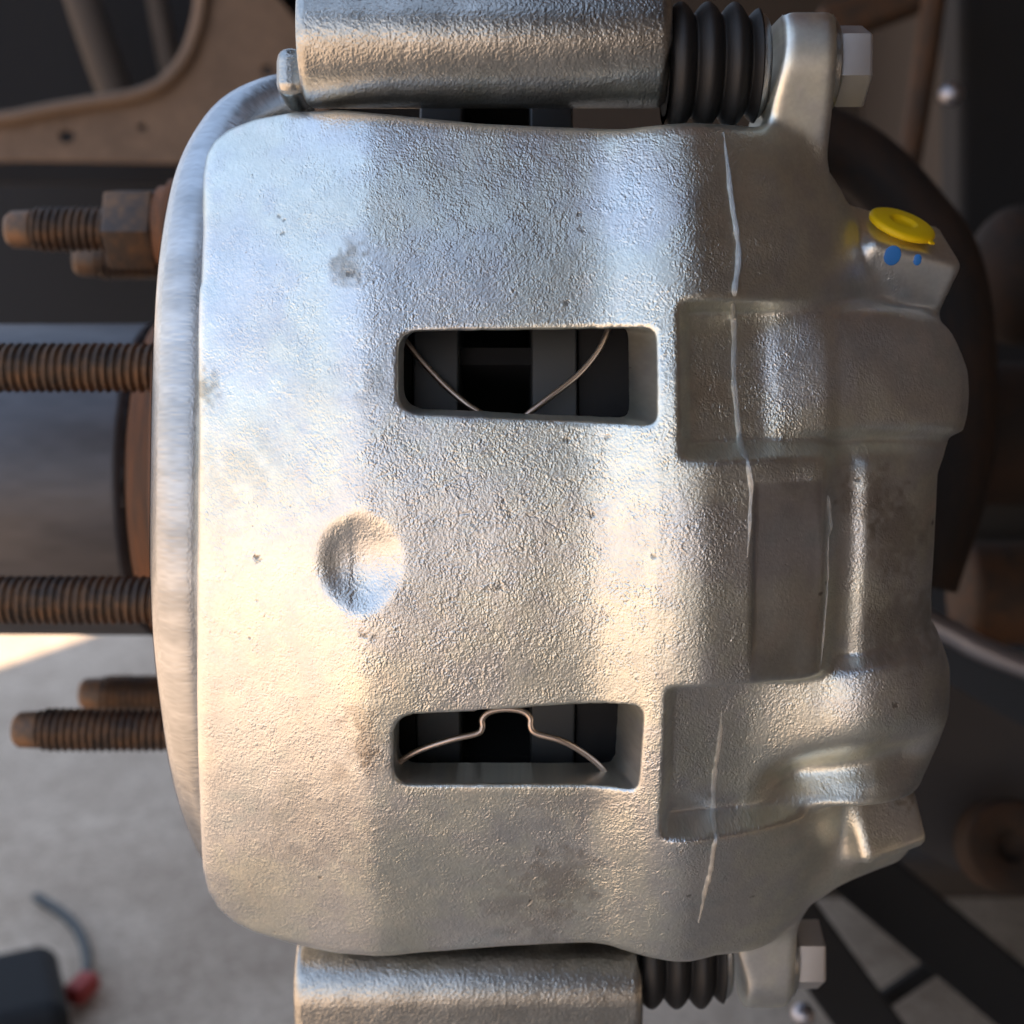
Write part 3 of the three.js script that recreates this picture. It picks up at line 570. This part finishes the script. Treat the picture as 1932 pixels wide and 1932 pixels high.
// ------------------------------------------------------------------ hub with eight studs, one nut
{
  const hub = thing('wheel_hub', 'rusty steel wheel hub with threaded studs beside the caliper', 'wheel hub', HUB);
  part('barrel', alongX(lathe([[0, -320], [48, -320], [51.5, -316], [52.5, -240], [53, -122], [54.5, -117], [0, -117]], 80), 0, HUB[1], HUB[2]), M.hub, hub);
  part('collar', alongX(lathe([[0, -117.2], [54, -117.2], [56, -115], [58.5, -108], [62, -99], [0, -99]], 80), 0, HUB[1], HUB[2]), M.rust, hub);
  part('flange', alongX(lathe([[0, -99], [95, -99], [97, -97.5], [97, -96.2], [0, -96.2]], 96), 0, HUB[1], HUB[2]), M.rust, hub);
  const RB = 86, OFF = -2.3;
  const thread = (k) => {                                     // helical thread with a little wear
    const pos = [], uv = [], idx = [], nx = 230, nt = 36, pitch = 2.35;
    for (let i = 0; i <= nx; i++) for (let t = 0; t <= nt; t++) {
      const x = lerp(-151, -97, i / nx), a = t / nt * 2 * Math.PI, f = ((x / pitch + t / nt + k * 0.37) % 1 + 1) % 1, tri = Math.abs(f * 2 - 1);
      const wear = vnoise(L3, x / 3 + k * 7, t / nt * 12, 64) * 0.10;
      const r = 6.05 + 0.95 * clamp(tri * 1.35 - 0.15) + wear * tri, e = sstep(-151, -148.5, x);
      pos.push(x, r * lerp(0.9, 1, e) * Math.cos(a), r * lerp(0.9, 1, e) * Math.sin(a)); uv.push(x / 64 + k * 0.13, t / nt * 44 / 64);
    }
    for (let i = 0; i < nx; i++) for (let t = 0; t < nt; t++) { const a = i * (nt + 1) + t, b = a + nt + 1; idx.push(a, a + 1, b, b, a + 1, b + 1); }
    const g = new THREE.BufferGeometry(); g.setAttribute('position', new THREE.Float32BufferAttribute(pos, 3)); g.setAttribute('uv', new THREE.Float32BufferAttribute(uv, 2)); g.setIndex(idx); g.computeVertexNormals();
    return g;
  };
  const tip = [[0, -159], [4.4, -159], [5.7, -157.4], [5.95, -151.4], [5.6, -150.4], [0, -150.4]];
  for (let i = 0; i < 8; i++) {
    const a = (22.5 + 45 * i + OFF) * RAD, y = HUB[1] + RB * Math.sin(a), z = HUB[2] + RB * Math.cos(a);
    const s = part('wheel_stud', thread(i).translate(0, y, z), M.stud, hub);
    part('stud_tip', alongX(lathe(tip, 28), 0, y, z), M.studTip, s);
  }
  // flanged nut left on the uppermost stud
  const a = (22.5 + 45 + OFF) * RAD, y = HUB[1] + RB * Math.sin(a), z = HUB[2] + RB * Math.cos(a);
  const nut = thing('wheel_nut', 'rusty hexagonal wheel nut threaded onto the uppermost stud', 'nut', [-122, y, z]);
  const shape = new THREE.Shape(); for (let i = 0; i < 6; i++) { const b = i * Math.PI / 3 + 0.25; shape[i ? 'lineTo' : 'moveTo'](12.6 * Math.cos(b), 12.6 * Math.sin(b)); } shape.closePath();
  const hole = new THREE.Path(); hole.absarc(0, 0, 7.05, 0, 2 * Math.PI, true); shape.holes.push(hole);
  const e = new THREE.ExtrudeGeometry(shape, { depth: 13, bevelEnabled: true, bevelThickness: 1.2, bevelSize: 0.9, bevelSegments: 3, curveSegments: 24 }); e.rotateY(Math.PI / 2); e.translate(-125, y, z);
  part('hexagon', scaleUV(creased(e, 30), 1 / 64), M.stud, nut);
  part('seat', alongX(lathe([[7.2, -110.9], [12.2, -110.9], [13.4, -110.2], [13.6, -107.5], [15.6, -106.5], [15.6, -99.2], [7.2, -99.2], [7.2, -110.9]], 40), 0, y, z), M.rust, nut);
}

// ------------------------------------------------------------------ things behind: inner fender with its big hole
const plane = (d0, sx, sy) => (px, py) => { const kx = (px - 966) / FOC, ky = (966 - py) / FOC, d = d0 / (1 - sx * kx - sy * ky); return [kx * d, ky * d, -d]; };  // a sheet that recedes to one side
function sheet(pts, holes, onto, thick) {
  const s = new THREE.Shape(pts.map(([a, b]) => new THREE.Vector2(a, -b)));
  for (const h of holes) s.holes.push(new THREE.Path(h.map(([a, b]) => new THREE.Vector2(a, -b))));
  const e = new THREE.ExtrudeGeometry(s, { depth: 1, bevelEnabled: false, curveSegments: 24 }), p = e.attributes.position;
  for (let i = 0; i < p.count; i++) { const f = onto(p.getX(i), -p.getY(i)); p.setXYZ(i, f[0], f[1], f[2] - (1 - p.getZ(i)) * thick); }
  e.computeVertexNormals();
  return boxUV(e, 1 / 250);
}
const ring2 = (cx, cy, rx, ry, n = 20) => Array.from({ length: n }, (_, i) => [cx + rx * Math.cos(i / n * 2 * Math.PI), cy + ry * Math.sin(i / n * 2 * Math.PI)]);
{
  const onto = plane(900, 0.2, 0);
  const smooth = (p, n) => new THREE.CatmullRomCurve3(p.map(([a, b]) => new THREE.Vector3(a, b, 0)), false, 'centripetal').getPoints(n).map((v) => [v.x, v.y]);
  const hole = [[-360, -300], ...smooth([[-360, 200], [-200, 225], [0, 222], [90, 205], [180, 190], [250, 178], [305, 155], [345, 110], [366, 60], [378, 0], [385, -150], [388, -300]], 60)];
  const g = thing('inner_fender', 'rusty brown inner fender panel with a large rounded opening and bolt holes', 'fender', onto(200, 300));
  part('panel', sheet([[-520, -420], [520, -420], [520, -10], [560, 40], [600, 130], [640, 300], [560, 308], [300, 306], [60, 302], [-520, 312]], [hole.reverse(), ring2(125, 257, 15, 13), ring2(505, 133, 13, 12), ring2(268, 240, 9, 7)], onto, 4), M.brown, g);
  // rolled edge of the opening
  part('rolled_edge', tube(hole.slice().reverse().slice(4, -2).filter((_, i) => i % 3 === 0).map(([a, b]) => { const f = onto(a + 4, b + 4); return [f[0], f[1], f[2] + 1]; }), 5, 120, 8), M.brown, g);
  const back = plane(1040, 0.2, 0), b = thing('liner', 'black wheel arch liner behind the brown fender opening', 'liner', back(200, 100));
  part('sheet', sheet([[-60, -400], [860, -400], [860, 345], [-60, 345]], [], back, 5), M.black, b);
  for (const [a, c, w] of [[[130, -80], [232, 215], 66], [[282, -80], [325, 150], 40]]) { const f0 = plane(980, 0.2, 0)(...a), f1 = plane(980, 0.2, 0)(...c); part('rib', tube([f0, [(f0[0] + f1[0]) / 2, (f0[1] + f1[1]) / 2, f0[2]], f1], w * 0.38 / 2, 8, 12), M.under, b); }
}
{
  const onto = plane(1150, 0, 0), g = thing('black_sheet', 'black sheet hanging below the brown fender', 'black sheet', onto(150, 600));  // plain black sheet filling the area below the fender
  part('sheet', sheet([[70, 318], [640, 300], [640, 1130], [-160, 1130], [-160, 345], [0, 345]], [], onto, 6), M.black, g);
}
{
  const g = world('shade_plate', 'dark plate added under the truck to shade the floor right of the caliper', 'shade plate');
  g.position.set(0.68, 0.12, -1.15);  // plate added low over the floor to put it in shade
  wpart('plate', new RoundedBoxGeometry(1.04, 0.03, 0.78, 3, 0.012), M.under, g);
}
// axle and suspension on the inner side
{
  const g = thing('steering_knuckle', 'dark rusty steering knuckle arm curving behind the caliper', 'knuckle', at(1750, 600, 520));
  part('arm', tube([at(1480, 230, 520), at(1620, 300, 520), at(1720, 400, 515), at(1790, 510, 510), at(1815, 700, 505), at(1800, 900, 500), at(1740, 1100, 500)], 13, 80, 16), M.darkBrown, g);
  part('ball_joint', new THREE.SphereGeometry(24, 32, 20).scale(1, 1.3, 1).translate(...at(1925, 520, 600)), M.darkBrown, g);
  part('boss', alongX(lathe([[0, -30], [26, -30], [30, -26], [30, 26], [26, 30], [0, 30]], 40), ...at(1880, 820, 560)), M.darkBrown, g);
}
{
  const g = thing('shock_absorber', 'dim brown shock absorber post behind the guide bolt', 'shock absorber', at(1740, 300, 760));
  part('tube', tube([at(1770, -60, 760), at(1745, 120, 760), at(1712, 320, 760), at(1690, 460, 760)], 7, 40, 16), M.dimBrown, g);
  part('bolt', new THREE.SphereGeometry(6.5, 24, 16).translate(...at(1795, 178, 740)), M.silver, g);
  part('mount', box(60, 22, 20, 5, at(1640, 20, 780), [0, 0, 0.35]), M.dimBrown, g);
}
{
  const g = thing('frame_rail', 'black truck frame rail in the gloom beside the wheel', 'frame rail', at(1860, 220, 800));
  part('web', box(190, 420, 40, 6, at(2080, 180, 830)), M.black, g);
}
{
  const g = thing('control_arm', 'dark grey forged control arm below the caliper', 'control arm', at(1860, 1450, 560));
  const onto = plane(560, 0.1, 0);
  part('arm', sheet([[1700, 1262], [1790, 1288], [1932, 1372], [2300, 1560], [2300, 1780], [1932, 1660], [1800, 1640], [1660, 1560], [1560, 1480], [1560, 1300]], [], onto, 40), M.paint, g);
  part('bushing', lathe([[0, -9], [17, -9], [19, -7], [19, 7], [17, 9], [7, 9], [6, 4], [0, 4]], 40).rotateX(1.35).translate(...at(1897, 1595, 548)), M.darkBrown, g);
}
{
  const g = thing('brake_hose', 'pale grey curved brake hose beside the caliper', 'hose', at(1850, 1220, 540));
  part('hose', tube([at(1700, 1150, 540), at(1790, 1192, 540), at(1850, 1225, 540), at(1932, 1258, 540), at(2050, 1290, 540)], 5.2, 60, 14), M.silver, g);
  const h = thing('bushing', 'rusty orange rubber bushing beside the grey hose', 'bushing', at(1890, 1130, 600));
  part('sleeve', alongX(lathe([[0, -22], [20, -22], [23, -18], [23, 18], [20, 22], [0, 22]], 40), ...at(1905, 1120, 600)), M.dimBrown, h);
}
{
  const g = thing('jack_stand', 'black steel jack stand with slanting legs below the control arm', 'jack stand', [0, 0, 0]);
  g.base = [0, 0, 0];
  const bar = (a, b, w) => { const p = V(a), q = V(b), d = q.clone().sub(p), e = new RoundedBoxGeometry(w, d.length(), w * 0.8, 2, 2); e.applyQuaternion(new THREE.Quaternion().setFromUnitVectors(new THREE.Vector3(0, 1, 0), d.normalize())); const m = p.add(q).multiplyScalar(0.5); e.translate(m.x, m.y, m.z); return e; };
  part('leg', bar(at(1500, 1540, 640), at(2718, 2548, 640), 30), M.black, g);
  part('leg', bar(at(1470, 1700, 600), at(2195, 2700, 600), 26), M.black, g);
  part('brace', bar(at(1640, 1905, 640), at(1830, 1775, 640), 8), M.black, g);
  part('bolt', new THREE.SphereGeometry(5, 20, 14).translate(...at(1515, 1915, 560)), M.silver, g);
}

// ------------------------------------------------------------------ black tool with its cable on the ground
const onGround = (px, py, up = 0) => { const kx = (px - 966) / FOC, ky = (966 - py) / FOC, d = (EYE - up) / (-ky * Math.cos(PITCH) + Math.sin(PITCH)); return new THREE.Vector3(kx * d, ky * d, -d).applyQuaternion(LEAN).add(new THREE.Vector3(0, EYE, 0)); };
{
  const a = onGround(20, 1935), t = world('power_adapter', 'black plastic adapter block lying on the concrete with a dark cable', 'adapter');
  t.position.set(a.x - 0.02, 0, a.z + 0.03);
  const body = new RoundedBoxGeometry(0.13, 0.045, 0.09, 4, 0.014); body.rotateY(0.42); body.translate(0, 0.0225, 0); const b = wpart('housing', body, M.black, t);
  const logo = new RoundedBoxGeometry(0.022, 0.0012, 0.008, 2, 0.0005); logo.rotateY(0.42); logo.translate(-0.004, 0.0456, -0.012); wpart('badge', logo, M.silver, b);
  const pts = [[158, 1855, 0.012], [164, 1815, 0.006], [158, 1780, 0.005], [140, 1745, 0.005], [110, 1718, 0.005], [68, 1692, 0.005]].map(([p, q, h]) => onGround(p, q, h).sub(t.position));
  const cab = new THREE.TubeGeometry(new THREE.CatmullRomCurve3(pts), 60, 0.0037, 12); wpart('cable', cab, M.cable, t);
  const re = onGround(154, 1862, 0.012).sub(t.position), r = new RoundedBoxGeometry(0.016, 0.014, 0.024, 3, 0.004); r.rotateY(-0.3); r.translate(re.x, 0.011, re.z); wpart('strain_relief', r, M.red, t);
}

renderer.render(scene, camera);
